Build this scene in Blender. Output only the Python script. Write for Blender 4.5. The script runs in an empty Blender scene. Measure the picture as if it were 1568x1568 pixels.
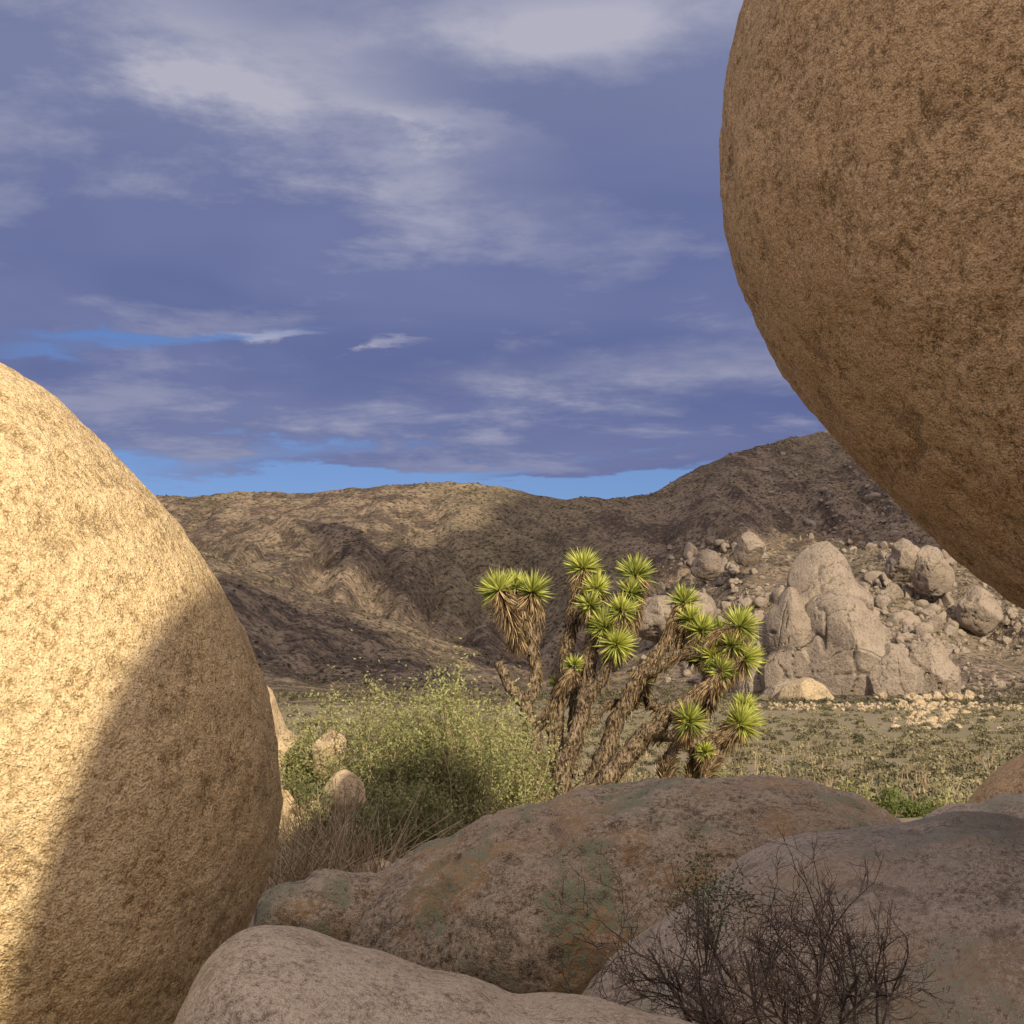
import bpy, math, random
import numpy as np
from mathutils import Vector
random.seed(7); rng=np.random.default_rng(7)
scene=bpy.context.scene
# ---------------------------------------------------------------- camera
TH=0.364; PITCH=math.atan(266/784*TH); CP,SP=math.cos(PITCH),math.sin(PITCH); EYE=1.6
cam=bpy.data.cameras.new("camera"); camo=bpy.data.objects.new("camera",cam); scene.collection.objects.link(camo)
cam.sensor_width=36; cam.lens=18/TH; cam.clip_end=20000; cam.clip_start=0.05
camo.location=(0,0,EYE); camo.rotation_euler=(math.pi/2+PITCH,0,0); scene.camera=camo
scene.view_settings.view_transform='Standard'
try: scene.view_settings.look='None'
except Exception: pass
def bear(u,v):
    """surveyed bearing / elevation tangents"""
    x=(u-784)/784*TH; y=(784-v)/784*TH
    dy=CP-y*SP
    return x/dy,(SP+y*CP)/dy
def W(u,v,d):
    a,b=bear(u,v); return np.array([a*d,d,EYE+b*d])
# ---------------------------------------------------------------- noise
def _h(ix,iy,iz,seed):
    n=(ix*374761393+iy*668265263+iz*1103515245+seed*974634777)&0xffffffff
    n=((n^(n>>13))*1274126177)&0xffffffff
    n=n^(n>>16)
    return n/2147483647.5-1.0
def vnoise(x,y,z,seed=0):
    ix=np.floor(x).astype(np.int64);iy=np.floor(y).astype(np.int64);iz=np.floor(z).astype(np.int64)
    fx=x-ix;fy=y-iy;fz=z-iz
    u=fx*fx*fx*(fx*(fx*6-15)+10);v=fy*fy*fy*(fy*(fy*6-15)+10);w=fz*fz*fz*(fz*(fz*6-15)+10)
    def L(a,b,t): return a+(b-a)*t
    r=[]
    for dz in (0,1):
        a=L(_h(ix,iy,iz+dz,seed),_h(ix+1,iy,iz+dz,seed),u)
        b=L(_h(ix,iy+1,iz+dz,seed),_h(ix+1,iy+1,iz+dz,seed),u)
        r.append(L(a,b,v))
    return L(r[0],r[1],w)
def vnoise2(x,y,seed=0):
    ix=np.floor(x).astype(np.int64);iy=np.floor(y).astype(np.int64)
    fx=x-ix;fy=y-iy
    u=fx*fx*fx*(fx*(fx*6-15)+10);v=fy*fy*fy*(fy*(fy*6-15)+10)
    z=np.int64(7)
    a=_h(ix,iy,z,seed);b=_h(ix+1,iy,z,seed);c=_h(ix,iy+1,z,seed);d=_h(ix+1,iy+1,z,seed)
    a=a+(b-a)*u;c=c+(d-c)*u;return a+(c-a)*v
def fbm(x,y,z=None,oct=4,seed=0,gain=.5):
    x=np.asarray(x,float);y=np.asarray(y,float)
    s=0;a=1;t=0
    for o in range(oct):
        if z is None: q=vnoise2(x*2.03**o+o*17.3,y*2.03**o+o*5.1,seed+o)
        else: q=vnoise(x*2.03**o+o*17.3,y*2.03**o+o*5.1,np.asarray(z,float)*2.03**o+o*9.7,seed+o)
        s=s+a*q; t+=a; a*=gain
    return s/t
def sstep(a,b,x):
    t=np.clip((x-a)/(b-a),0,1); return t*t*(3-2*t)
# ---------------------------------------------------------------- mesh helpers
def mkmesh(name,verts,facesets,mat,smooth=True,tint=None,parent=None,attrs=None):
    verts=np.asarray(verts,np.float32)
    if not isinstance(facesets,list): facesets=[facesets]
    facesets=[np.asarray(f,np.int32) for f in facesets if len(f)]
    me=bpy.data.meshes.new(name)
    me.vertices.add(len(verts)); me.vertices.foreach_set("co",verts.ravel())
    loops=np.concatenate([f.ravel() for f in facesets])
    tot=np.concatenate([np.full(len(f),f.shape[1],np.int32) for f in facesets])
    st=np.concatenate([[0],np.cumsum(tot)[:-1]]).astype(np.int32)
    me.loops.add(len(loops)); me.loops.foreach_set("vertex_index",loops)
    me.polygons.add(len(tot)); me.polygons.foreach_set("loop_start",st); me.polygons.foreach_set("loop_total",tot)
    me.polygons.foreach_set("use_smooth",np.full(len(tot),smooth,bool))
    me.update(calc_edges=True)
    attrs=dict(attrs or {})
    if tint is not None: attrs['tint']=tint
    for k_,val in attrs.items():
        at=me.attributes.new(k_,'FLOAT','POINT'); at.data.foreach_set("value",np.ascontiguousarray(val,np.float32))
    me.materials.append(mat)
    o=bpy.data.objects.new(name,me); scene.collection.objects.link(o)
    if parent: o.parent=parent
    return o
def empty(name):
    e=bpy.data.objects.new(name,None); scene.collection.objects.link(e); return e
import bmesh
_ico={}
def ico(sub):
    if sub not in _ico:
        bm=bmesh.new(); bmesh.ops.create_icosphere(bm,subdivisions=sub,radius=1)
        v=np.array([x.co[:] for x in bm.verts]); f=np.array([[q.index for q in x.verts] for x in bm.faces]); bm.free()
        v/=np.linalg.norm(v,axis=1)[:,None]; _ico[sub]=(v,f)
    return _ico[sub]
class B:
    def __init__(s): s.v=[];s.t=[];s.q=[];s.c=[];s.n=0
    def add(s,v,tri=None,quad=None,tint=None):
        v=np.asarray(v,float).reshape(-1,3)
        if tri is not None: s.t.append(np.asarray(tri)+s.n)
        if quad is not None: s.q.append(np.asarray(quad)+s.n)
        s.c.append(np.full(len(v),0.5) if tint is None else np.broadcast_to(tint,(len(v),)))
        s.v.append(v); s.n+=len(v)
    def tube(s,P,R,k=6,tint=.5,rough=0.0,seed=0):
        P=np.asarray(P,float);R=np.asarray(R,float);n=len(P)
        T=np.gradient(P,axis=0);T/=np.linalg.norm(T,axis=1)[:,None]+1e-9
        ref=np.array([0.31,0.93,0.2]);A=np.cross(T,ref);A/=np.linalg.norm(A,axis=1)[:,None]+1e-9
        Bn=np.cross(T,A);ang=np.arange(k)/k*2*math.pi
        rr=R[:,None]*np.ones((1,k))
        if rough: rr=rr*(1+rough*rng.uniform(-1,1,rr.shape))
        V=P[:,None,:]+rr[...,None]*(np.cos(ang)[None,:,None]*A[:,None,:]+np.sin(ang)[None,:,None]*Bn[:,None,:])
        i=np.arange(n-1)[:,None]*k;j=np.arange(k)[None,:];j2=(j+1)%k
        Q=np.stack([i+j,i+j2,i+k+j2,i+k+j],-1).reshape(-1,4)
        s.add(V.reshape(-1,3),quad=Q,tint=tint)
    def blades(s,base,dirs,L,w,tint,droop=0.0):
        n=len(base);dirs=dirs/(np.linalg.norm(dirs,axis=1)[:,None]+1e-9)
        r=rng.normal(size=(n,3));side=np.cross(dirs,r);side/=np.linalg.norm(side,axis=1)[:,None]+1e-9
        L=np.broadcast_to(L,(n,))[:,None];w=np.broadcast_to(w,(n,))[:,None]
        mid=base+dirs*L*.55; tip=base+dirs*L; tip[:,2]-=droop*L[:,0]
        V=np.stack([base-side*w*.5,base+side*w*.5,mid+side*w*.42,mid-side*w*.42,tip],1).reshape(-1,3)
        i=np.arange(n)[:,None]*5
        s.t.append(i+np.array([[3,2,4]])+s.n)
        s.add(V,quad=i+np.array([[0,1,2,3]]),tint=np.repeat(np.broadcast_to(tint,(n,)),5))
    def leaves(s,c,size,tint):
        n=len(c);a=rng.normal(size=(n,3));a/=np.linalg.norm(a,axis=1)[:,None]
        b=np.cross(a,rng.normal(size=(n,3)));b/=np.linalg.norm(b,axis=1)[:,None]
        size=np.broadcast_to(size,(n,))[:,None]
        V=np.stack([c-a*size,c+b*size*.42,c+a*size,c-b*size*.42],1).reshape(-1,3)
        s.add(V,quad=np.arange(n)[:,None]*4+np.array([[0,1,2,3]]),tint=np.repeat(np.broadcast_to(tint,(n,)),4))
    def make(s,name,mat,smooth=True,parent=None):
        fs=[]
        if s.t: fs.append(np.concatenate(s.t))
        if s.q: fs.append(np.concatenate(s.q))
        return mkmesh(name,np.concatenate(s.v),fs,mat,smooth,np.concatenate(s.c),parent)
def spline(P,m=6):
    P=np.asarray(P,float);n=len(P)
    if n<3:
        t=np.linspace(0,1,m+1)[:,None];return P[0]*(1-t)+P[-1]*t
    Q=np.vstack([2*P[0]-P[1],P,2*P[-1]-P[-2]]);out=[]
    for i in range(n-1):
        p0,p1,p2,p3=Q[i:i+4]
        for t in np.linspace(0,1,m,endpoint=False):
            out.append(.5*((2*p1)+(-p0+p2)*t+(2*p0-5*p1+4*p2-p3)*t*t+(-p0+3*p1-3*p2+p3)*t**3))
    out.append(P[-1]);return np.array(out)
# ---------------------------------------------------------------- materials
class NT:
    def __init__(s,tree): s.t=tree;s.n=tree.nodes;s.l=tree.links
    def put(s,node,key,val):
        if val is None: return
        sk=node.inputs[key]
        if isinstance(val,bpy.types.NodeSocket): s.l.new(val,sk)
        else:
            if hasattr(sk.default_value,'__len__'):
                if isinstance(val,(int,float)): val=[val]*len(sk.default_value)
                val=list(val)
                if len(sk.default_value)==4 and len(val)==3: val=val+[1]
            sk.default_value=val
    def m(s,op,a,b=None,c=None,clamp=False):
        n=s.n.new('ShaderNodeMath');n.operation=op;n.use_clamp=clamp
        s.put(n,0,a);s.put(n,1,b);s.put(n,2,c);return n.outputs[0]
    def vm(s,op,a,b=None):
        n=s.n.new('ShaderNodeVectorMath');n.operation=op;s.put(n,0,a);s.put(n,1,b)
        return n.outputs['Value'] if op in('DOT_PRODUCT','LENGTH') else n.outputs[0]
    def noise(s,vec,scale,detail=4,rough=.55,dist=0):
        n=s.n.new('ShaderNodeTexNoise');s.put(n,'Vector',vec);s.put(n,'Scale',scale);s.put(n,'Detail',detail);s.put(n,'Roughness',rough);s.put(n,'Distortion',dist);return n.outputs['Fac']
    def mr(s,x,a,b,c=0,d=1,smooth=True):
        n=s.n.new('ShaderNodeMapRange');n.interpolation_type='SMOOTHSTEP' if smooth else 'LINEAR';n.clamp=True
        s.put(n,'Value',x);s.put(n,'From Min',a);s.put(n,'From Max',b);s.put(n,'To Min',c);s.put(n,'To Max',d);return n.outputs['Result']
    def mix(s,f,a,b,mode='MIX'):
        n=s.n.new('ShaderNodeMix');n.data_type='RGBA';n.blend_type=mode
        s.put(n,0,f);s.put(n,6,a);s.put(n,7,b);return n.outputs[2]
    def xyz(s,x,y,z):
        n=s.n.new('ShaderNodeCombineXYZ');s.put(n,0,x);s.put(n,1,y);s.put(n,2,z);return n.outputs[0]
    def sep(s,v):
        n=s.n.new('ShaderNodeSeparateXYZ');s.put(n,0,v);return n.outputs
    def pos(s): return s.n.new('ShaderNodeNewGeometry').outputs['Position']
    def attr(s,name):
        n=s.n.new('ShaderNodeAttribute');n.attribute_name=name;return n.outputs['Fac']
    def bump(s,h,strength,dist,nrm=None):
        n=s.n.new('ShaderNodeBump');s.put(n,'Height',h);s.put(n,'Strength',strength);s.put(n,'Distance',dist);s.put(n,'Normal',nrm);return n.outputs[0]
def newmat(name):
    m=bpy.data.materials.new(name);m.use_nodes=True;t=NT(m.node_tree);b=t.n['Principled BSDF'];b.inputs['Roughness'].default_value=.9
    b.inputs['Specular IOR Level'].default_value=.1
    return m,t,b
KS={}
def granite(name,light,dark,stain,k=1.0,bumpk=1.0,stainamt=.5,lichen=None,pit=.6,ck=1.0,medw=.14):
    """crust + grain are node noise; slow variation comes from the rock's own vertex attributes"""
    m,t,b=newmat(name);KS[name]=k;p=t.pos()
    crust=t.noise(p,24*k*ck,3,.68,.25); grain=t.noise(p,110*k*ck,1,.6)
    big,med,pits=t.attr('big'),t.attr('med'),t.attr('pit')
    tone=t.m('ADD',crust,t.m('MULTIPLY',med,medw))
    c=t.mix(t.mr(tone,.34,.64),dark,light)
    c=t.mix(t.m('MULTIPLY',t.mr(big,-.15,.4),stainamt),c,stain)
    c=t.mix(t.m('MULTIPLY',t.mr(tone,.43,.32),.6),c,[x*.38 for x in dark])
    pm=t.mr(pits,.26,.52); c=t.mix(t.m('MULTIPLY',pm,pit),c,[x*.5 for x in dark])
    c=t.mix(t.m('MULTIPLY',t.mr(grain,.56,.68),.6),c,[x*.35 for x in dark])
    c=t.mix(t.m('MULTIPLY',t.mr(grain,.45,.33),.6),c,[min(.9,x*1.35) for x in light])
    if lichen:
        c=t.mix(t.m('MULTIPLY',t.m('MULTIPLY',t.mr(t.attr('la'),.05,.25),t.mr(crust,.42,.56)),.8),c,lichen[0])
        c=t.mix(t.m('MULTIPLY',t.m('MULTIPLY',t.mr(t.attr('lb'),.12,.36),t.mr(crust,.60,.45)),.65),c,lichen[1])
    h=t.m('ADD',crust,t.m('MULTIPLY',grain,.22))
    t.put(b,'Base Color',c);t.put(b,'Normal',t.bump(h,.9,.045*bumpk/k));return m
M_left=granite('granite_cream',(.70,.54,.31),(.48,.34,.17),(.61,.44,.21),1.0,.85,.5,pit=.45,medw=.12)
M_right=granite('granite_tan',(.66,.455,.24),(.40,.265,.13),(.50,.325,.15),1.0,1.0,.55,pit=.55,medw=.13)
M_mid=granite('granite_lichen',(.50,.405,.28),(.215,.165,.105),(.38,.26,.15),1.1,.9,.5,lichen=((.20,.25,.145),(.43,.27,.12)),medw=.16)
M_grey=granite('granite_grey',(.60,.49,.365),(.33,.265,.19),(.44,.35,.24),1.2,.8,.4,lichen=((.35,.35,.24),(.44,.32,.19)),ck=1.2)
M_slab=granite('granite_slab',(.53,.445,.325),(.34,.275,.195),(.43,.355,.25),1.4,.6,.3,pit=.3,ck=1.2)
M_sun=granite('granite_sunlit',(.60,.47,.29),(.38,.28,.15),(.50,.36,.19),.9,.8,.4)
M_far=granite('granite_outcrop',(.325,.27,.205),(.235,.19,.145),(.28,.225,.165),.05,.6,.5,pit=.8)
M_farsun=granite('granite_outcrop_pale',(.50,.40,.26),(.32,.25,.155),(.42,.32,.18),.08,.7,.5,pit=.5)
def leafmat(name,c1,c2,rough=.6,trans=.25):
    m,t,b=newmat(name);a=t.attr('tint');c=t.mix(a,c1,c2);t.put(b,'Base Color',c);b.inputs['Roughness'].default_value=rough
    if trans:
        tr=t.n.new('ShaderNodeBsdfTranslucent');t.put(tr,'Color',c);mx=t.n.new('ShaderNodeMixShader');mx.inputs[0].default_value=trans
        t.l.new(b.outputs[0],mx.inputs[1]);t.l.new(tr.outputs[0],mx.inputs[2]);t.l.new(mx.outputs[0],t.n['Material Output'].inputs['Surface'])
    return m
M_jleaf=leafmat('joshua_leaf_green',(.055,.095,.022),(.70,.72,.17),.4,.25)
M_jdead=leafmat('joshua_leaf_dead',(.075,.047,.026),(.56,.41,.21),.7,0)
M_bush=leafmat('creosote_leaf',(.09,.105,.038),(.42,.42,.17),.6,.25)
M_shrub=leafmat('shrub_leaf',(.045,.045,.027),(.29,.255,.14),.7,0)
M_green=leafmat('green_leaf',(.05,.08,.02),(.21,.26,.07),.6)
M_dry=leafmat('dry_twig',(.14,.10,.055),(.52,.41,.25),.8,0)
M_twig=leafmat('dead_twig',(.035,.026,.02),(.24,.18,.135),.8,0)
m,t,b=newmat('joshua_bark');p=t.pos();n1=t.noise(t.vm('MULTIPLY',p,(1,1,.35)),24,3,.75);c=t.mix(t.mr(n1,.38,.64),(.045,.032,.02),(.38,.285,.18));t.put(b,'Base Color',c);t.put(b,'Normal',t.bump(n1,1,.08));M_bark=m
m,t,b=newmat('mountain_slope');p=t.pos()
a3=t.noise(p,.30,3,.75);A1,A2=t.attr('big'),t.attr('med')
c=t.mix(t.mr(A2,-.3,.3),(.105,.078,.058),(.235,.18,.12)); c=t.mix(t.m('MULTIPLY',t.mr(A1,-.1,.4),.5),c,(.205,.17,.095))
c=t.mix(t.m('MULTIPLY',t.mr(t.attr('rock'),.0,1.),.35),c,(.19,.15,.12))
c=t.mix(t.m('MULTIPLY',t.mr(a3,.50,.60),.8),c,(.045,.038,.03)); c=t.mix(t.m('MULTIPLY',t.mr(a3,.43,.33),.6),c,(.36,.29,.20))
t.put(b,'Base Color',c);t.put(b,'Normal',t.bump(a3,.9,2.8));M_mtn=m
m,t,b=newmat('desert_ground');p=t.pos()
a2=t.noise(p,1.1,4,.7);A1=t.attr('big')
c=t.mix(t.mr(a2,.35,.65),(.19,.155,.10),(.33,.275,.18)); c=t.mix(t.m('MULTIPLY',t.mr(A1,-.2,.35),.5),c,(.17,.155,.08)); c=t.mix(t.m('MULTIPLY',t.mr(a2,.52,.6),.5),c,(.10,.085,.05))
t.put(b,'Base Color',c);t.put(b,'Normal',t.bump(a2,.8,.12));M_ground=m
m,t,b=newmat('shade_cloud_white');t.put(b,'Base Color',(.8,.8,.8));M_shade_cloud=m
# ---------------------------------------------------------------- sun and sky
AZ,EL=math.radians(20),math.radians(27)
S=np.array([math.sin(AZ)*math.cos(EL),-math.cos(AZ)*math.cos(EL),math.sin(EL)])
sl=bpy.data.lights.new('sun','SUN');sl.energy=4.9;sl.angle=math.radians(.5);sl.color=(1,.86,.64)
so=bpy.data.objects.new('sun',sl);scene.collection.objects.link(so);so.rotation_euler=Vector(S).to_track_quat('Z','Y').to_euler()
w=bpy.data.worlds.new('World');scene.world=w;w.use_nodes=True;t=NT(w.node_tree)
try: w.cycles.sampling_method='MANUAL';w.cycles.sample_map_resolution=256
except Exception: pass
bg=t.n['Background'];sk=t.n.new('ShaderNodeTexSky');sk.sky_type='NISHITA';sk.sun_disc=False;sk.sun_elevation=EL;sk.sun_rotation=math.atan2(S[0],S[1])
sk.air_density=1.0;sk.dust_density=.2;sk.ozone_density=2.5
D=t.n.new('ShaderNodeTexCoord').outputs['Generated'];x,y,z=t.sep(D)
yy=t.m('MAXIMUM',y,.05);tx=t.m('DIVIDE',x,yy);tz=t.m('DIVIDE',z,yy)
zz=t.m('ADD',t.m('MAXIMUM',z,0),.09);px=t.m('DIVIDE',x,zz);py=t.m('DIVIDE',y,zz)
P1=t.xyz(t.m('MULTIPLY',px,.85),py,3.1)
n1=t.noise(P1,.85,4,.56,.4);n2=t.noise(t.vm('ADD',P1,(5.2,1.3,0)),2.1,7,.63,.15)
wx=t.m('ADD',tx,t.m('MULTIPLY',t.m('SUBTRACT',n2,.5),.35));wz=t.m('ADD',tz,t.m('MULTIPLY',t.m('SUBTRACT',n2,.5),.09))
def gauss(u,v,su,sv,rot=0):
    a,bb=bear(u,v);dx=t.m('SUBTRACT',wx,a);dz=t.m('SUBTRACT',wz,bb)
    c_,s_=math.cos(rot),math.sin(rot)
    ex=t.m('DIVIDE',t.m('ADD',t.m('MULTIPLY',dx,c_),t.m('MULTIPLY',dz,s_)),su);ez=t.m('DIVIDE',t.m('SUBTRACT',t.m('MULTIPLY',dz,c_),t.m('MULTIPLY',dx,s_)),sv)
    q=t.m('ADD',t.m('MULTIPLY',ex,ex),t.m('MULTIPLY',ez,ez));return t.m('EXPONENT',t.m('MULTIPLY',q,-1))
def add(*a):
    r=a[0]
    for q in a[1:]: r=t.m('ADD',r,q)
    return r
k=lambda s_,f:t.m('MULTIPLY',s_,f)
elev=t.mr(wz,.16,.205,0,1)
cov=add(k(t.m('SUBTRACT',n1,.5),.9),k(t.m('SUBTRACT',n2,.5),1.2),k(elev,1.2),k(gauss(240,508,.16,.012,.03),-1.1),k(gauss(60,550,.12,.008),-.7),k(gauss(200,622,.09,.004),-.6),k(gauss(720,690,.15,.006,.05),.8),k(gauss(960,712,.09,.007,.08),.75),k(gauss(1180,670,.12,.02),.55),-.14)
cover=t.mr(cov,.0,.55)
hl=add(k(t.mr(n2,.42,.72),.45),k(gauss(430,130,.2,.05,-.5),.8),k(gauss(950,585,.22,.022,.05),.5),k(gauss(930,25,.22,.03,.12),.7),k(gauss(430,507,.02,.006),1.2),k(gauss(560,530,.018,.004),1.0),k(gauss(660,190,.05,.012,-.3),.7),-.15)
hl=t.m('MULTIPLY',hl,t.mr(n2,.34,.66,.3,1.25));hl=t.m('MINIMUM',t.m('MAXIMUM',hl,0),1.0)
dark=t.mix(t.mr(n1,.35,.65),(.12,.15,.325),(.17,.20,.375))
dark=t.mix(t.mr(tz,.3,.48,0,.6),dark,(.20,.225,.365))
cc=t.mix(hl,dark,(.44,.44,.54))
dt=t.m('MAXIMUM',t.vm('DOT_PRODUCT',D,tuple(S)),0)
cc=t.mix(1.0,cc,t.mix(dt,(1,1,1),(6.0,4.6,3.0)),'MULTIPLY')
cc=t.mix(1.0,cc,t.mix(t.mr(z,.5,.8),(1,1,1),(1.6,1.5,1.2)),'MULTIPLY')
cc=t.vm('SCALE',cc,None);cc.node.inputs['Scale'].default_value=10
skc=t.mix(1.0,sk.outputs[0],(.48,.54,.78),'MULTIPLY')
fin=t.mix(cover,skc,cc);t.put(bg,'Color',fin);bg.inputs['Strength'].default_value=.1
# ---------------------------------------------------------------- ground + mountains
def gz(x,y):
    z=np.interp(y,[-300,-20,12,24,45,80,6000],[-.3,-.3,-.35,-.75,-1.9,-3,-3])
    return z+.12*fbm(x/3.,y/3.,oct=3,seed=3)*sstep(8,20,y)+.5*fbm(x/40.,y/40.,oct=3,seed=5)*sstep(40,90,y)*sstep(330,260,y)
def table(pts,sm=.006):
    a=np.array([bear(*p) for p in pts]);g=np.linspace(-1.6,1.6,1601);h=np.interp(g,a[:,0],a[:,1])
    kk=np.exp(-.5*(np.arange(-15,16)*.002/sm)**2);kk/=kk.sum();h=np.convolve(np.pad(h,15,'edge'),kk,'valid')
    return lambda tx:np.interp(tx,g,h)
T1=table([(-1200,900),(-500,800),(0,775),(250,760),(360,752),(450,756),(560,746),(640,740),(740,740),(800,755),(870,764),(940,761),(1010,752),(1060,719),(1120,694),(1200,672),(1250,661),(1320,649),(1450,625),(1600,640),(1900,720),(2600,900)])
T2=table([(-900,900),(-100,800),(180,800),(330,852),(420,885),(520,925),(640,965),(760,1010),(850,1060),(950,1100)],.01)
T3=table([(780,1100),(860,1060),(960,960),(1040,880),(1130,835),(1200,845),(1300,840),(1420,835),(1568,870),(1750,880),(2200,980)],.01)
def smax(a,b,k_): 
    h=np.clip(.5+.5*(a-b)/k_,0,1);return b*(1-h)+a*h+k_*h*(1-h)
def mz(x,y):
    tx=x/np.maximum(y,250)
    fan=-3.5+np.maximum(y-300,0)*.016
    D1=1250+300*sstep(.05,.3,tx)
    s=np.clip((y-420)/(D1-420),0,1);H=EYE+T1(tx)*D1
    wx_=x+60*fbm(x/300,y/300,seed=11)
    gul=1-np.abs(fbm(wx_/150,y/520,oct=4,seed=21))*2.4
    gul2=1-np.abs(fbm(wx_/45,y/160,oct=3,seed=31))*2.4
    A=np.sin(math.pi*np.clip(s,0,1))**.8
    z1=-8+(H+8)*s**1.9-A*(38*np.clip(gul,0,1)+14*np.clip(gul2,0,1))+A*21
    z1=np.where(y>D1,H-(y-D1)*.3,z1)+2.8*fbm(x/22,y/22,oct=4,seed=41)*sstep(0,.2,s)
    def spur(T,Dd,wf,wb,seed):
        h=EYE+T(tx)*Dd; q=(y-Dd);f=np.where(q<0,1-np.clip(-q/wf,0,1),1-np.clip(q/wb,0,1));f=f*f*(3-2*f)*.5+f*.5
        g2=1-np.abs(fbm(wx_/70,y/260,oct=4,seed=seed))*2.2
        return h*f-np.clip(g2,0,1)*12*4*f*(1-f)-8*(1-f)
    z2=spur(T2,760,330,420,51);z3=spur(T3,800,330,520,61)
    z3=z3+5*fbm(x/35,y/35,oct=3,seed=71)*sstep(10,40,z3)
    z=smax(smax(z1,z2,8),z3,8); z=smax(z,fan,4)
    z=z+1.1*fbm(x/11,y/11,oct=2,seed=81)*sstep(5,20,z)
    z=fan+(z-fan)*sstep(370,450,y)
    return z-2*sstep(330,292,y)
txs=np.concatenate([np.linspace(-1.5,-.42,110,endpoint=False),np.linspace(-.42,.42,700,endpoint=False),np.linspace(.42,1.5,111)])
def sheet(name,ys,f,mat,off,at):
    X=txs[None,:]*(np.maximum(ys,0)+off)[:,None];Y=np.repeat(ys[:,None],len(txs),1);Z=f(X,Y)
    n,m_=X.shape;i=np.arange(n-1)[:,None]*m_;j=np.arange(m_-1)[None,:]
    Q=np.stack([i+j,i+j+1,i+m_+j+1,i+m_+j],-1).reshape(-1,4)
    return mkmesh(name,np.stack([X,Y,Z],-1).reshape(-1,3),Q,mat,attrs={k_:v_(X,Y).ravel() for k_,v_ in at.items()})
sheet('ground',np.concatenate([np.linspace(-60,0,25,endpoint=False),np.geomspace(1,340,300)-1,[400,500,900,1500,3000,6000]]),gz,M_ground,60,{'big':lambda X,Y:fbm(X/30,Y/30,oct=4,seed=91)})
def rockmask(X,Y): 
    tx=X/np.maximum(Y,250);return sstep(.07,.13,tx)*sstep(950,780,Y)*sstep(-.3,.1,fbm(X/40,Y/40,oct=3,seed=99))
sheet('mountain_range',np.concatenate([np.linspace(290,1650,720),np.linspace(1670,2600,25)]),mz,M_mtn,0,{'big':lambda X,Y:fbm(X/160,Y/160,oct=4,seed=92),'med':lambda X,Y:fbm(X/18,Y/18,oct=4,seed=93,gain=.65),'rock':rockmask})
def hit(u,v,lo=300,hi=1800):
    a,b_=bear(u,v);ys=np.linspace(lo,hi,900);z=mz(a*ys,ys);r=EYE+b_*ys
    i=np.argmax(z>r); 
    if not (z>r).any(): return None
    return np.array([a*ys[i],ys[i],z[i]])
# ---------------------------------------------------------------- unseen slabs added behind the viewer, outlines shaped to cast shadows on the range
def shade_cloud(poly,Zc=1500):
    P=[]
    for u,v in poly:
        h=hit(u,v)
        if h is None:
            a,b_=bear(u,v);d=1400;h=np.array([a*d,d,EYE+b_*d])
        P.append(h+S*((Zc-h[2])/S[2]))
    P=np.array(P);Q=[]
    n=len(P)
    for i in range(n):
        for s_ in np.linspace(0,1,14,endpoint=False): Q.append(P[i]*(1-s_)+P[(i+1)%n]*s_)
    Q=np.array(Q);Q[:,0]+=22*fbm(Q[:,0]/60,Q[:,1]/60,oct=3,seed=5);Q[:,1]+=30*fbm(Q[:,0]/60,Q[:,1]/60,oct=3,seed=9)
    bm=bmesh.new();vs=[bm.verts.new(q) for q in Q];f=bm.faces.new(vs)
    r=bmesh.ops.extrude_face_region(bm,geom=[f]);up=[g for g in r['geom'] if isinstance(g,bmesh.types.BMVert)]
    c_=Q.mean(0)
    for g in up: g.co.z+=40;g.co.x=c_[0]+(g.co.x-c_[0])*.93;g.co.y=c_[1]+(g.co.y-c_[1])*.93
    bmesh.ops.triangulate(bm,faces=bm.faces[:]);me=bpy.data.meshes.new('shade_cloud');bm.to_mesh(me);bm.free();me.materials.append(M_shade_cloud)
    o=bpy.data.objects.new('shade_cloud',me);scene.collection.objects.link(o)
shade_cloud([(752,880),(752,815),(790,772),(850,772),(890,740),(1050,690),(1250,600),(1800,560),(1900,800),(1568,870),(1400,830),(1300,820),(1200,815),(1130,812),(1060,850),(1000,920),(975,980),(930,1030),(860,1040),(800,1040),(760,960)])
shade_cloud([(500,800),(560,828),(640,845),(755,830),(775,900),(810,1042),(740,995),(640,948),(570,905),(535,860)])
shade_cloud([(330,905),(430,935),(520,965),(620,1000),(700,1025),(780,1050),(700,1062),(560,1050),(420,1040),(330,1000)])
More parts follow.
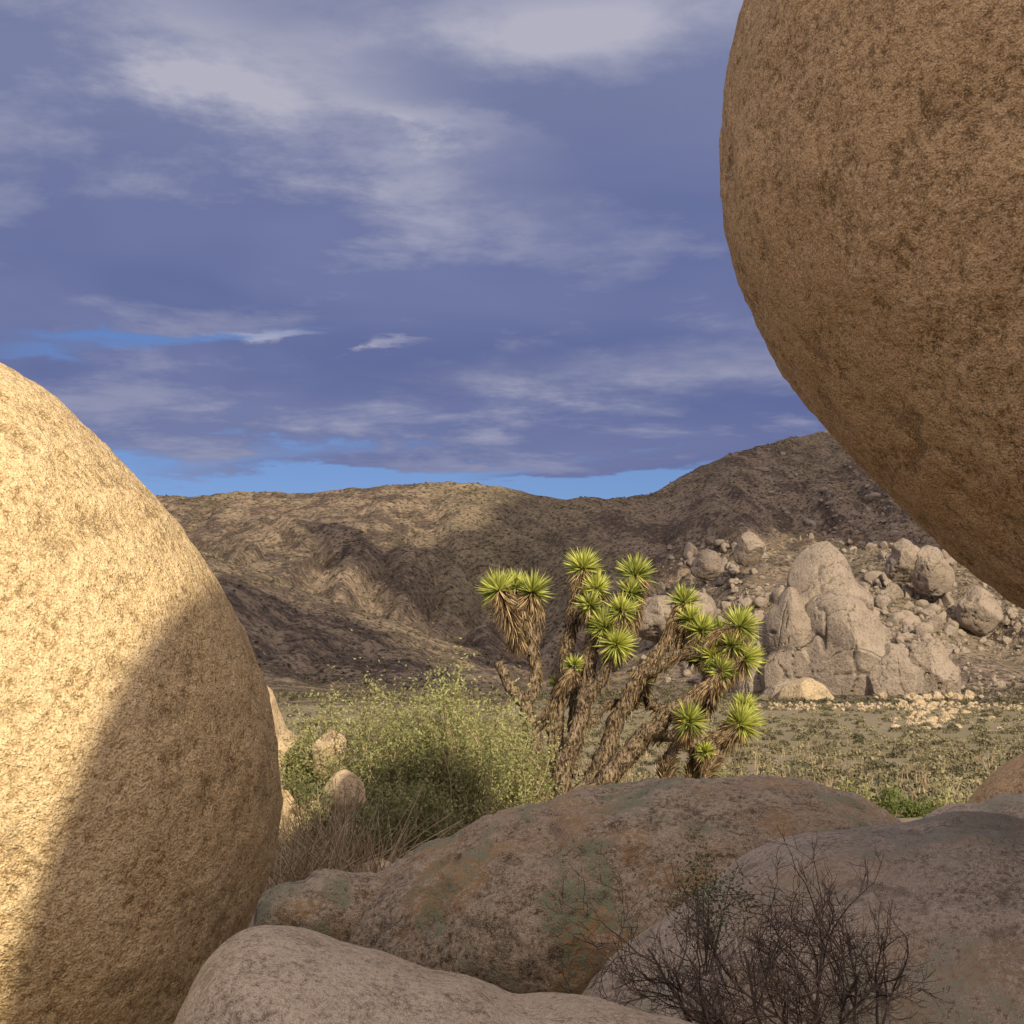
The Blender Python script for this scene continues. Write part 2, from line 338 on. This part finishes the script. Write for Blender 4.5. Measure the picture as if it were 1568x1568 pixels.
# ---------------------------------------------------------------- boulders
def core(name,C,ra,aa,out,depth,mat,sub,amp,freq,seed,parent=None,sq=1.0,fine=.012,ffreq=9.,facets=0,crack=0,cfreq=2.,pitd=.6):
    out=np.asarray(out,float);th=np.arctan2(out[:,1],out[:,0]);r=np.hypot(out[:,0],out[:,1]);o=np.argsort(th);th,r=th[o],r[o]
    g=np.linspace(-math.pi,math.pi,721);R=np.interp(g,th,r,period=2*math.pi)[:-1]
    sg=7. if not facets else 4.
    kk=np.exp(-.5*(np.arange(-24,25)/sg)**2);kk/=kk.sum();R=np.convolve(np.concatenate([R[-24:],R,R[:24]]),kk,'valid')
    v,f=ico(sub);n0=v
    if facets:
        rg=np.random.default_rng(seed+500);v=v.copy()
        for q in range(facets):
            d=rg.normal(size=3);d[1]=-abs(d[1])*1.2;d/=np.linalg.norm(d);h=rg.uniform(.6,.8) if d[1]<-.55 else rg.uniform(.82,.94)
            e=v@d;v=v-np.maximum(e-h,0)[:,None]*d*.9
    q=np.arctan2(v[:,2],v[:,0]);rr=np.interp(q,g[:-1],R,period=2*math.pi)
    dep=v[:,1]
    V=C+(v[:,0]*rr)[:,None]*ra+np.array([0,0,1])*(v[:,2]*rr)[:,None]+aa*(dep*depth)[:,None]
    n=(n0[:,0])[:,None]*ra+np.array([0,0,1])*(n0[:,2])[:,None]+aa*(n0[:,1])[:,None]
    sc=np.mean(r);X,Y,Z=V.T
    d=amp*sc*fbm(X*freq/sc,Y*freq/sc,Z*freq/sc,3,seed,.4)
    K=KS[mat.name]
    big=fbm(X*.9*K,Y*.9*K,Z*.9*K,4,seed+11,.6);med=fbm(X*7*K,Y*7*K,Z*7*K,3,seed+12,.6);pit=fbm(X*6*K,Y*6*K,Z*6*K,3,seed+13,.6)
    if fine: d=d+fine*(med+.6*fbm(X*ffreq*2,Y*ffreq*2,Z*ffreq*2,2,seed+7))-fine*pitd*sstep(.22,.5,pit)
    if crack:
        cr=np.abs(fbm(X*cfreq/sc,Y*cfreq/sc,Z*cfreq/sc*.45,2,seed+21));cm=sstep(.035,.0,cr);cr2=np.abs(fbm(X*cfreq/sc*.4,Y*cfreq/sc*.4,Z*cfreq/sc*1.5,2,seed+22));cm=np.maximum(cm,.8*sstep(.03,0,cr2))
        d=d-crack*sc*cm;pit=pit*.4+cm*.9
    V=V+n*d[:,None];at={'big':big,'med':med,'pit':pit}
    if mat in (M_mid,M_grey): at['la']=fbm(X*2.2,Y*2.2,Z*2.2,4,seed+31,.65);at['lb']=fbm(X*1.8,Y*1.8,Z*1.8,4,seed+41,.65)
    return mkmesh(name,V,f,mat,True,None,parent,at)
def boulder(name,pts,d,depth,mat,c=None,sub=6,amp=.03,freq=2.2,seed=1,parent=None,**kw):
    pts=np.asarray(pts,float)
    if c is None: c=(pts.min(0)+pts.max(0))/2
    C=W(c[0],c[1],d);h=np.array([C[0],C[1],0]);Dh=np.linalg.norm(h);a=h/Dh;ra=np.array([a[1],-a[0],0])
    kf=math.sqrt(max(.3,1-(depth/Dh)**2));out=[]
    for u,v in pts:
        bx,bz=bear(u,v);dr=np.array([bx,1,bz]);s_=Dh/np.dot(dr,a);Q=np.array([0,0,EYE])+dr*s_-C
        out.append((np.dot(Q,ra)*kf,Q[2]*kf))
    return core(name,C,ra,a,out,depth,mat,sub,amp,freq,seed,parent,**kw)
GB='granite_boulder'
boulder(GB,[(-250,545),(-100,530),(0,553),(60,590),(130,655),(220,740),(280,810),(330,885),(370,960),(405,1050),(425,1130),(433,1200),(426,1270),(410,1340),(370,1430),(330,1500),(300,1568),(220,1680),(50,1780),(-200,1800),(-450,1700),(-600,1450),(-650,1150),(-560,800),(-420,620)],7,1.5,M_left,(-60,1150),7,.012,3,3,fine=.013)
boulder(GB,[(1250,-150),(1190,-70),(1160,0),(1125,90),(1110,180),(1103,260),(1104,340),(1120,420),(1150,500),(1190,585),(1250,655),(1310,725),(1370,792),(1440,855),(1510,910),(1568,955),(1700,1040),(1850,1130),(2000,1260),(2120,1700),(2500,1750),(2750,1000),(2750,400),(2450,-50),(1950,-260),(1700,-280),(1480,-260),(1350,-220)],7,2.0,M_right,(1800,400),7,.014,5,8,fine=.015,pitd=1.)
shade_outline=np.array([(2.1,-1),(2.25,3.5),(2.5,6.2),(2.75,7.5),(3.1,8.75),(3.6,9.65),(4.7,11.2),(6.2,12.7),(8,12.8),(9.5,12.4),(12,12.),(16,10.),(17,5.5),(16,-1),(9,-2)],float)
core(GB,np.array([8,-7,5.5]),np.array([1.,0,0]),np.array([0,1.,0]),shade_outline-np.array([8,5.5]),2.5,M_right,6,.01,3,5)  # unseen boulder behind the viewer, outline shaped to shade the foreground rocks
boulder(GB,[(505,1440),(540,1380),(600,1320),(700,1268),(830,1230),(950,1200),(1100,1195),(1250,1204),(1340,1222),(1400,1265),(1440,1340),(1440,1450),(1300,1580),(1000,1620),(750,1560),(600,1510),(530,1475)],10.5,1.7,M_mid,(900,1400),7,.06,2.5,12,fine=.025)
boulder(GB,[(840,1600),(880,1525),(950,1450),(1040,1385),(1110,1330),(1180,1290),(1280,1266),(1400,1256),(1568,1252),(1800,1260),(2100,1400),(2200,1700),(1800,1950),(1300,1950),(950,1850),(830,1700)],8.2,1.7,M_grey,(1500,1600),7,.03,3.5,17,fine=.014)
boulder(GB,[(385,1400),(400,1368),(460,1350),(540,1338),(590,1345),(620,1380),(610,1450),(500,1480),(400,1460)],10.3,.5,M_mid,None,5,.04,2,19)
boulder(GB,[(250,1600),(330,1440),(385,1412),(450,1420),(520,1448),(640,1488),(800,1538),(1000,1562),(1200,1620),(1300,1800),(900,2100),(400,2100),(220,1850)],5.4,1.0,M_slab,(650,1800),7,.012,3,23,fine=.006)
boulder(GB,[(1460,1280),(1490,1215),(1530,1175),(1568,1150),(1650,1130),(1750,1150),(1820,1300),(1640,1360),(1480,1340)],13,1.1,M_right,None,6,.04,2,29)
boulder(GB,[(1400,1262),(1430,1240),(1500,1232),(1600,1230),(1750,1260),(1760,1350),(1500,1350),(1400,1300)],10.6,.5,M_grey,None,5,.03,2,31)
for i,(pp,d,dep) in enumerate([
 ([(385,1130),(390,1062),(400,1048),(416,1058),(426,1085),(440,1110),(450,1180),(430,1250),(390,1250)],21,.7),
 ([(478,1170),(490,1132),(505,1118),(528,1128),(536,1155),(530,1190),(485,1190)],20.2,.3),
 ([(405,1290),(415,1210),(430,1188),(448,1205),(468,1250),(465,1290)],17,.4),
 ([(498,1230),(508,1190),(530,1178),(550,1192),(556,1235),(530,1255)],17.6,.25),
 ([(440,1275),(455,1240),(480,1225),(505,1240),(520,1275)],17.,.25),
 ([(530,1350),(565,1322),(588,1314),(612,1325),(625,1360),(570,1380)],14.5,.3)]):
    boulder(GB,pp,d,dep,M_sun,None,5,.08,2,40+i,facets=9)
# ---------------------------------------------------------------- far rock formation
RF=empty('rock_formation')
def far(pp,d,dep,mat,seed,amp=.04,sub=6,c=None,name='outcrop',facets=10,crack=.05,cfreq=2.0):
    boulder(name,pp,d,dep,mat,c,sub,amp,2.2,seed,RF,fine=.16,ffreq=.16,facets=facets,crack=crack,cfreq=cfreq)
far([(1200,1000),(1206,900),(1222,850),(1245,832),(1270,827),(1296,842),(1318,880),(1335,940),(1345,1000),(1290,1060),(1230,1060)],465,16,M_far,1,c=(1268,940))
far([(1178,1090),(1180,1000),(1188,925),(1210,895),(1236,925),(1248,1000),(1245,1090)],452,12,M_far,2,.05,facets=12,crack=.08)
far([(1222,1100),(1228,960),(1244,905),(1275,888),(1300,900),(1330,935),(1358,985),(1385,1040),(1375,1090),(1300,1110)],448,20,M_far,3,.03,crack=.05)
far([(1330,1080),(1335,1010),(1360,985),(1395,1015),(1408,1080)],438,10,M_far,6,.06,6)
far([(1385,1090),(1392,1005),(1425,975),(1455,1010),(1468,1070),(1450,1095)],450,9,M_far,7,.07,6,facets=16,crack=.1,cfreq=3)
far([(1155,1040),(1158,975),(1175,940),(1198,960),(1205,1040)],462,9,M_far,14,.07,6,facets=16,crack=.1)
far([(1128,1065),(1132,1020),(1150,1000),(1172,1015),(1180,1075)],462,9,M_far,24,.07,5,facets=16,crack=.08)
far([(975,965),(982,932),(1005,910),(1030,912),(1045,950),(1030,980)],620,14,M_far,8,.1,5,facets=18,crack=.1,cfreq=3)
far([(1025,965),(1034,918),(1056,902),(1085,910),(1098,950),(1060,975)],615,14,M_far,28,.1,5,facets=18,crack=.1,cfreq=3)
far([(1128,862),(1130,828),(1146,813),(1166,824),(1168,850),(1150,868)],700,10,M_far,9,.06,5)
far([(1060,880),(1066,852),(1085,840),(1100,850),(1104,885)],690,9,M_far,15,.08,5,facets=18,crack=.1,cfreq=3)
far([(1360,885),(1364,845),(1382,824),(1400,835),(1408,890)],660,11,M_far,10,.1,5,facets=20,crack=.1)
far([(1394,895),(1398,850),(1420,832),(1445,855),(1456,905)],655,10,M_far,30,.1,5,facets=20,crack=.1)
far([(1470,960),(1474,915),(1495,895),(1520,915),(1528,965)],640,9,M_far,33,.1,5,facets=20,crack=.1)
far([(1152,1092),(1165,1062),(1185,1048),(1210,1042),(1225,1070),(1222,1095)],395,5,M_far,12,.06,5)
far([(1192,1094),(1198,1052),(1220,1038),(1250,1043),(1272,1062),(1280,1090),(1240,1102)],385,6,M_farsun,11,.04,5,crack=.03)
def scatter(name,proto,faces,pos,scale,mat,rotz=None,tint=None,smooth=False,parent=None,rock=False):
    n=len(pos);a=rng.uniform(0,6.28,n) if rotz is None else rotz
    scale=np.asarray(scale,float)
    if scale.ndim==1: scale=scale[:,None]*np.array([[1,1,1.]])
    ks=len(proto);idx=rng.integers(0,ks,n);V=[];F=[];T=[];off=0
    for q in range(ks):
        sel=np.where(idx==q)[0]
        if not len(sel): continue
        pv=proto[q];pf=faces[q];s_=scale[sel][:,None,:]*pv[None]
        ca,sa=np.cos(a[sel])[:,None],np.sin(a[sel])[:,None]
        xx=s_[...,0]*ca-s_[...,1]*sa;yy_=s_[...,0]*sa+s_[...,1]*ca
        vv=np.stack([xx,yy_,s_[...,2]],-1)+pos[sel][:,None,:]
        V.append(vv.reshape(-1,3));F.append((pf[None]+(np.arange(len(sel))*len(pv))[:,None,None]+off).reshape(-1,pf.shape[1]))
        tt=rng.uniform(0,1,len(sel)) if tint is None else tint[sel]
        T.append(np.clip(np.repeat(tt,len(pv))+np.tile(rng.uniform(-.35,.35,len(pv)),len(sel)),0,1));off+=len(sel)*len(pv)
    T=np.concatenate(T);at={'big':T-.5,'med':T*1.2-.6,'pit':T*0} if rock else None
    return mkmesh(name,np.concatenate(V),np.concatenate(F),mat,smooth,T,parent,at)
rp=[];rf=[]
for q in range(8):
    v,f=ico(3);n=fbm(v[:,0]*1.3+q*9,v[:,1]*1.3,v[:,2]*1.3,3,q+60);v2=v*(1+.3*n)[:,None]*np.array([1.1,.9,.85]);
    for _ in range(9):
        d=rng.normal(size=3);d/=np.linalg.norm(d);h=rng.uniform(.45,.72);e=v2@d;v2=v2-np.maximum(e-h,0)[:,None]*d
    rp.append(v2);rf.append(f)
def rockfield(polys,name,mat):
    pos=[];sc=[]
    for (u0,u1,v0,v1,n,smin,smax_) in polys:
        for _ in range(n):
            u=random.uniform(u0,u1);v=random.uniform(v0,v1);h=hit(u,v,300,1600)
            if h is None: continue
            pxs=smin+(smax_-smin)*random.random()**3; r=pxs*h[1]*TH/784; pos.append(h+[0,0,r*.1]);sc.append(r)
    sc=np.array(sc)[:,None]*rng.uniform(.75,1.4,(len(sc),3))
    scatter(name,rp,rf,np.array(pos),sc,mat,smooth=True,parent=RF,rock=True)
rockfield([(1000,1210,830,1000,150,2,10),(1050,1130,830,900,60,4,15),(970,1180,900,1050,170,2,13),(1320,1460,880,1060,200,3,17),(1300,1568,850,1000,260,2,12),(1130,1215,900,1060,80,4,14),(1440,1568,920,1070,200,2,9),(1330,1440,940,1065,80,6,18),(1150,1480,680,850,200,1.5,6),(1230,1400,745,850,110,2,10)],'rock_pile',M_far)
pos=[];sc=[]
for _ in range(170):
    u=random.gauss(1425,34);v=random.uniform(1062,1118)
    dd=4.9/(max(v,1068)-1050)/TH*784;dd=min(max(dd,150),380);x=bear(u,v)[0]*dd;r=random.uniform(3,16)*(.4+.6*random.random())*dd*TH/784*.9
    pos.append([x,dd,EYE+bear(u,v)[1]*dd]);sc.append(r)
for _ in range(300):
    u=random.uniform(1130,1640);dd=random.uniform(250,345);x=bear(u,1080)[0]*dd;r=random.uniform(1.5,6)*dd*TH/784*.7
    pos.append([x,dd,-2.8+r*.3]);sc.append(r)
pos=np.array(pos);sc=np.array(sc);pos[:,2]=np.minimum(pos[:,2],gz(pos[:,0],pos[:,1])+sc*1.8)
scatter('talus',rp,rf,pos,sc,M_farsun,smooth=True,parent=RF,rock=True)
# ---------------------------------------------------------------- shrubs
def clump(n,flat=.8,size=.16):
    c=rng.normal(size=(n,3));c/=np.linalg.norm(c,axis=1)[:,None];c*=rng.uniform(.45,1,n)[:,None]**.6;c[:,2]=np.abs(c[:,2])*flat
    a=rng.normal(size=(n,3));a/=np.linalg.norm(a,axis=1)[:,None];b_=np.cross(a,rng.normal(size=(n,3)));b_/=np.linalg.norm(b_,axis=1)[:,None]
    s_=size*rng.uniform(.6,1.3,n)[:,None]
    V=np.stack([c-a*s_,c+b_*s_,c+a*s_*1.2],1).reshape(-1,3);return V,np.arange(n*3).reshape(-1,3)
mp=[clump(18,.8,.45) for _ in range(6)];N=26000
ys=rng.uniform(340,1550,N*2);xs=rng.uniform(-.5,.5,N*2)*ys;dn=fbm(xs/70,ys/70,oct=3,seed=90);ok=(rng.uniform(-.6,.5,N*2)<dn)
xs,ys=xs[ok][:N],ys[ok][:N];zs=mz(xs,ys);scl=rng.uniform(.35,1.15,len(xs))*(.8+ys/1700)*.85
scatter('mountain_shrubs',[a for a,b_ in mp],[b_ for a,b_ in mp],np.stack([xs,ys,zs],1),scl,M_shrub,tint=rng.uniform(-.1,.55,len(xs)))
pp=[clump(80,.75,.2) for _ in range(8)]
N=6500;d=np.exp(rng.uniform(math.log(30),math.log(400),N));xs=rng.uniform(-.5,.55,N)*d;zs=np.maximum(gz(xs,d),np.where(d>300,mz(xs,d),-9))
scl=rng.uniform(.25,.75,N)*np.interp(d,[30,120,400],[.7,1.0,1.4])
scatter('desert_scrub',[a for a,b_ in pp],[b_ for a,b_ in pp],np.stack([xs,d,zs],1),scl,M_shrub,tint=rng.uniform(.1,1.,N))
b=B();N=1500
d=np.exp(rng.uniform(math.log(28),math.log(130),N));xs=rng.uniform(-.1,.5,N)*d;zs=gz(xs,d)
for i in range(N):
    for _ in range(4):
        L=random.uniform(.25,.8);dr=np.array([random.gauss(0,.3),random.gauss(0,.3),1.]);P0=np.array([xs[i]+random.gauss(0,.12),d[i],zs[i]-.05])
        b.blades(P0[None],dr[None],L,.04,random.random()*.7)
b.make('dry_grass',M_dry,False)
def bush(name,u0,u1,vtop,vbase,d,nst,nlf,mat,tw=M_dry,lsz=.022,dep=None,tint=(.1,1),sub=4,spread=.085,sr=.014):
    e=empty(name);c=W((u0+u1)/2,vbase,d);hw=(u1-u0)/2*TH/784*d;h=(vbase-vtop)*TH/784*d;dep=dep or hw*.8
    st=B();lf=B();tips=[]
    for i in range(nst):
        an=random.uniform(0,6.28);rr=random.random()**.55;lob=1+.18*math.sin(an*3+d)+.1*math.sin(an*7)
        tip=c+np.array([math.cos(an)*hw*rr*lob,math.sin(an)*dep*rr,h*(1-.5*rr*rr)*random.uniform(.3,1.08)])
        b0=c+np.array([math.cos(an)*hw*.2*rr,math.sin(an)*dep*.2*rr,-.1])
        mid=b0*.45+tip*.55+rng.normal(size=3)*.09*h+np.array([math.cos(an)*hw*.12,0,0])
        P=spline([b0,mid,tip],5);st.tube(P,np.linspace(sr,sr*.25,len(P)),4,random.random())
        for _ in range(sub):
            k0=random.randint(3,len(P)-2);q=P[k0]+(rng.normal(size=3)*.12*h+np.array([0,0,.12*h]));st.tube(spline([P[k0],q],3),np.linspace(sr*.43,sr*.15,4),3,random.random());tips.append((P[k0]*.2+q*.8,random.random(),q-P[k0]))
        tips.append((tip,random.random(),P[-1]-P[-3]));tips.append((P[-3],random.random(),P[-1]-P[-4]))
    n=max(1,nlf//len(tips))
    for tp,tt,ax in tips:
        cc_=tp+rng.normal(size=(n,3))*spread*h*.6+rng.normal(size=(n,1))*ax*.45
        hh=np.clip((cc_[:,2]-c[2])/h,0,1)
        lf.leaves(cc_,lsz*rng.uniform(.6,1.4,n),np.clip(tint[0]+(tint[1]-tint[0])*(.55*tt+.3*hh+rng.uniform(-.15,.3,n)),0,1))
    st.make('stems',tw,True,e);lf.make('foliage',mat,False,e)
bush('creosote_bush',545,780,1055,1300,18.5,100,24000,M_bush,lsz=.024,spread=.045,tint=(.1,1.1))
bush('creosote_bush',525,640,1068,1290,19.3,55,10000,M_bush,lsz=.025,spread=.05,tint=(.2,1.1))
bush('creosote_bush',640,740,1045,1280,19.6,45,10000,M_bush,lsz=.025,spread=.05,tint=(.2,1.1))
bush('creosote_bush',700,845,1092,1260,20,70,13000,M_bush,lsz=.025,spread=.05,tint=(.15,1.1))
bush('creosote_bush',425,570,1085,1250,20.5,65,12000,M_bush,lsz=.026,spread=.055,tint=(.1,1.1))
bush('creosote_bush',555,700,1195,1335,15.5,50,8000,M_bush,tint=(0,.8),spread=.06)
bush('desert_shrub',425,480,1180,1235,16.8,20,1500,M_bush,tint=(0,.5),sr=.007)
bush('desert_shrub',470,520,1200,1290,16.2,24,1500,M_bush,tint=(0,.6),sr=.007)
bush('desert_shrub',1055,1110,1125,1235,26,20,3000,M_bush)
for i,(u0,u1,vt,vb) in enumerate([(1380,1430,1222,1262),(1420,1475,1212,1262),(1340,1390,1205,1255),(1270,1330,1195,1235)]):
    bush('desert_shrub',u0,u1,vt,vb,28,18,1800,M_green if i%2==0 else M_bush,lsz=.03)
b=B()
for i in range(1000):
    u=random.uniform(405,600);v=random.uniform(1280,1345);P0=W(u,v,14.8+random.uniform(-1,1.5));P0[2]=-.55
    L=random.uniform(.3,1.0);dr=np.array([random.gauss(0,.6),random.gauss(0,.4),1.]);dr/=np.linalg.norm(dr);k2=rng.normal(size=3)*.14
    P=spline([P0,P0+dr*L*.5+k2*.5,P0+dr*L+k2*1.6+np.array([0,0,-.1*L])],4);b.tube(P,np.linspace(.008,.003,len(P)),3,random.random())
b.make('dry_brush',M_dry)
# ---------------------------------------------------------------- dead shrub in the foreground
def grow(b,p,dr,L,r,lv):
    n=6;P=[p];d_=dr.copy()
    for i in range(n):
        d_=d_+rng.normal(size=3)*.17+np.array([0,0,.02]);d_/=np.linalg.norm(d_);P.append(P[-1]+d_*L/n)
    P=np.array(P);b.tube(P,np.linspace(r,r*.6,len(P)),5 if r>.005 else 3,random.random(),.08)
    if lv<=0: return
    for i in range(random.choice([3,4,5])):
        k0=random.randint(1,n);nd=P[k0]-P[k0-1];nd/=np.linalg.norm(nd);nd=nd+rng.normal(size=3)*.55;nd/=np.linalg.norm(nd)
        grow(b,P[k0],nd,L*random.uniform(.45,.75),max(.0016,r*.56),lv-1)
b=B()
for (u,v,d,du,dz,L,lv) in [(1250,1640,6.0,.12,1,.55,3),(1265,1640,6.0,.3,1,.52,4),(1240,1640,6.0,-.3,1,.5,4),(1290,1650,5.9,.1,1,.55,4),(1180,1620,6.1,-.9,.85,.5,3),(1150,1620,6.1,-1.2,.75,.52,4),(1300,1640,6.0,.6,.9,.38,3),(1090,1600,6.2,-.8,.9,.5,4),(1060,1640,6.1,-1.1,.6,.42,3),(1260,1620,6.1,.1,1.2,.46,4),(1200,1640,6.0,-.5,1.1,.5,4),(1120,1640,6.,-.2,1,.4,3),(1340,1650,6.,.2,1,.4,3),(1310,1600,6.2,.1,1,.45,4),(1220,1640,5.8,.0,1,.4,4),(1160,1640,5.8,-.4,.8,.4,4)]:
    dr=np.array([du,random.uniform(-.2,.2),dz]);dr/=np.linalg.norm(dr);grow(b,W(u,v,d),dr,L,.0085,lv)
b.make('dead_shrub',M_twig)
bush('desert_shrub',1030,1130,1290,1460,7.0,10,1500,M_green,M_twig,lsz=.009,tint=(0,.7),spread=.10,sr=.0035)
# ---------------------------------------------------------------- joshua tree
JT=empty('joshua_tree');TD=24.;bark=B();gl_=B();dead=B()
def J(u,v,o=0): return W(u,v,TD+o)
PX=TH/784*TD
def limb(pts,r0,r1,shag=True):
    P=spline([J(*p) for p in pts],8);P=P+.06*np.stack([fbm(P[:,2]*3+q*9,P[:,0]*3+q,oct=2,seed=q+3) for q in range(3)],1)
    n=len(P);R=np.linspace(r0,r1,n)*1.15*PX*(1+.13*np.sin(np.arange(n)*1.9+r0));bark.tube(P,R,11,.5,.2)
    if shag:
        k_=int(n*46);i=(rng.random(k_)**.8*(n-1)).astype(int);base=P[i];T=P[np.minimum(i+1,n-1)]-P[np.maximum(i-1,0)];T/=np.linalg.norm(T,axis=1)[:,None]+1e-9
        s_=np.cross(T,rng.normal(size=(k_,3)));s_/=np.linalg.norm(s_,axis=1)[:,None]
        keep=(i/n>.55)|(rng.random(k_)<.22);dead.blades((base+s_*R[i][:,None]*.8)[keep],(-T*1.0+s_*.55+np.array([0,0,-.5]))[keep],rng.uniform(.06,.22,keep.sum()),.02,np.clip(rng.uniform(-.3,.85,keep.sum())*(i[keep]/n*.7+.3),0,1))
    return P
def head(u,v,o=0,s=1.,ax=(0,0,1),skirt=1.0,br=.5):
    c=J(u,v,o);ax=np.array(ax,float);ax/=np.linalg.norm(ax);n=int(460*s)
    d=rng.normal(size=(n,3));d/=np.linalg.norm(d,axis=1)[:,None];e=d@ax;ok=(e>-.5)&(rng.random(n)<.6+.5*e);d=d[ok];e=e[ok];n=len(d)
    L=.36*s*rng.uniform(.6,1.12,n);gl_.blades(c+d*.03-ax*.05*s,d+ax*.15+rng.normal(size=(n,3))*.08,L,.027,np.clip(br*.75+.4*e*.5+rng.uniform(-.45,.5,n),0,1))
    m_=int(560*s*skirt);tt=rng.random(m_);base=c-ax*(.03+tt[:,None]*.48*s*skirt);dd=rng.normal(size=(m_,3));dd-=(dd@ax)[:,None]*ax;dd/=np.linalg.norm(dd,axis=1)[:,None]
    dr=dd*(.9-.5*tt)[:,None]-ax*(.25+.7*tt)[:,None]+np.array([0,0,-.45])
    dead.blades(base+dd*.04,dr,.32*s*rng.uniform(.6,1.1,m_),.022,np.clip(rng.uniform(-.15,1.15,m_)-.35*tt,0,1))
limb([(840,1260),(826,1190),(818,1130),(806,1085),(785,1050),(764,1012)],14,6,False)
limb([(808,1090),(820,1030),(812,970),(800,925)],8,8);limb([(814,1000),(824,950),(822,910)],7,7)
limb([(800,940),(780,910),(768,898)],6,5)
limb([(846,1260,.1),(858,1170,.1),(848,1105,.2),(864,1040,.2),(870,970,.2),(885,900,.2),(893,872,.2)],12,7)
limb([(862,1250,-.1),(868,1160,-.2),(894,1090,-.3),(900,1020,-.3),(914,950,-.3),(915,905,-.3)],12,7)
limb([(820,1120,0),(842,1085,-.2),(865,1050,-.4),(880,1020,-.4)],7,5)
limb([(893,1085,-.3),(925,1030,-.6),(940,985,-.7),(952,935,-.7)],8,7)
limb([(930,1020,-.6),(957,965,-.3),(966,915,-.2),(973,882,-.2)],7,6)
limb([(868,1250,.2),(912,1180,.3),(942,1110,.4),(972,1045,.4),(1018,985,.4),(1045,930,.4)],14,7)
limb([(985,1035,.4),(1030,1012,.1),(1065,985,0),(1075,965,0)],8,6)
limb([(1040,1005,.1),(1075,1000,-.3),(1100,975,-.4),(1130,958,-.4)],7,6)
limb([(1060,1000,-.1),(1105,1010,-.3),(1140,1005,-.3)],6,6)
limb([(1065,1000,0),(1098,1000,.3),(1100,975,.4)],5,5)
limb([(880,1255,-.2),(940,1175,-.4),(985,1125,-.5),(1035,1085,-.6),(1080,1050,-.6),(1105,1020,-.6)],14,7)
limb([(940,1172,-.4),(1000,1132,-.1),(1060,1132,.1),(1110,1128,.2),(1135,1110,.2)],9,6)
limb([(1030,1090,-.6),(1045,1100,-1.0),(1055,1105,-1.1)],6,5)
limb([(1100,1128,.2),(1125,1100,.4),(1138,1085,.5)],5,5)
limb([(985,1075,.3),(1010,1085,.6),(1045,1075,.7),(1080,1060,.6)],7,5)
limb([(945,1095,.4),(965,1060,.9),(985,1045,1.)],6,4)
limb([(855,1100,.2),(852,1070,.8),(856,1050,.9)],5,4)
limb([(900,1110,.2),(925,1085,.7),(950,1075,1.),(975,1085,1.1)],5,4);limb([(872,1190,0),(880,1130,.5),(878,1080,.7),(893,1040,.8),(900,1000,.8)],7,5)
limb([(1040,1132,.1),(1025,1160,-.3),(1018,1195,-.4)],5,7);limb([(1090,1130,.2),(1095,1160,0),(1078,1195,-.1)],5,7);limb([(1060,1132,.1),(1065,1165,.3),(1058,1200,.3)],5,6)
H=[(762,900,0,1.15,(-.45,0,1),1.7),(817,902,0,1.1,(.35,-.2,1),1.7),(790,897,.2,.95,(0,.2,1),1.5),(893,866,.2,1.05,(0,0,1),1.6),(915,898,-.3,.85,(.2,-.3,1),1.3),(903,925,-.5,.8,(-.2,-.8,.6),1.2),
(952,932,-.7,.95,(.1,-.5,1),1.3),(925,958,-.7,.95,(-.3,-.8,.5),1.3),(945,985,-.9,1.0,(.1,-1,.3),1.4),(974,876,-.2,1.05,(.1,0,1),1.6),(966,905,-.4,.8,(.2,-.6,.8),1.2),
(1048,918,.4,.95,(.1,0,1),1.5),(1058,945,.2,.8,(.2,-.5,.9),1.2),(1075,962,0,.9,(.2,-.4,1),1.2),(1098,968,.3,.95,(.1,0,1),1.2),(1135,955,-.4,1.1,(.5,-.2,.9),1.3),(1092,1003,-.3,1.05,(-.1,-.9,.6),1.2),
(1142,1005,-.3,1.1,(.7,-.3,.6),1.2),(1122,985,-.5,.8,(.3,-.6,.7),1.),(1105,1025,-.6,.8,(.3,-.4,.8),1.),(1056,1102,-1.1,1.0,(.1,-.9,.5),1.),(1138,1106,.2,1.15,(.6,-.4,.5),1.2),(1140,1080,.5,.8,(.3,0,1),1.),
(985,1042,1.,.75,(.1,0,1),.8),(856,1047,.9,.65,(0,0,1),.7),(880,1018,-.4,.6,(.3,-.3,1),.8),(1090,1058,.6,.75,(.3,0,1),1.),(1080,1150,-.1,.55,(.2,-.5,.6),1.)]
for h in H: head(*h,br=random.uniform(.4,.85))
bark.make('trunk',M_bark,True,JT);gl_.make('leaf_rosettes',M_jleaf,False,JT);dead.make('dead_leaf_skirt',M_jdead,False,JT)
print('done')
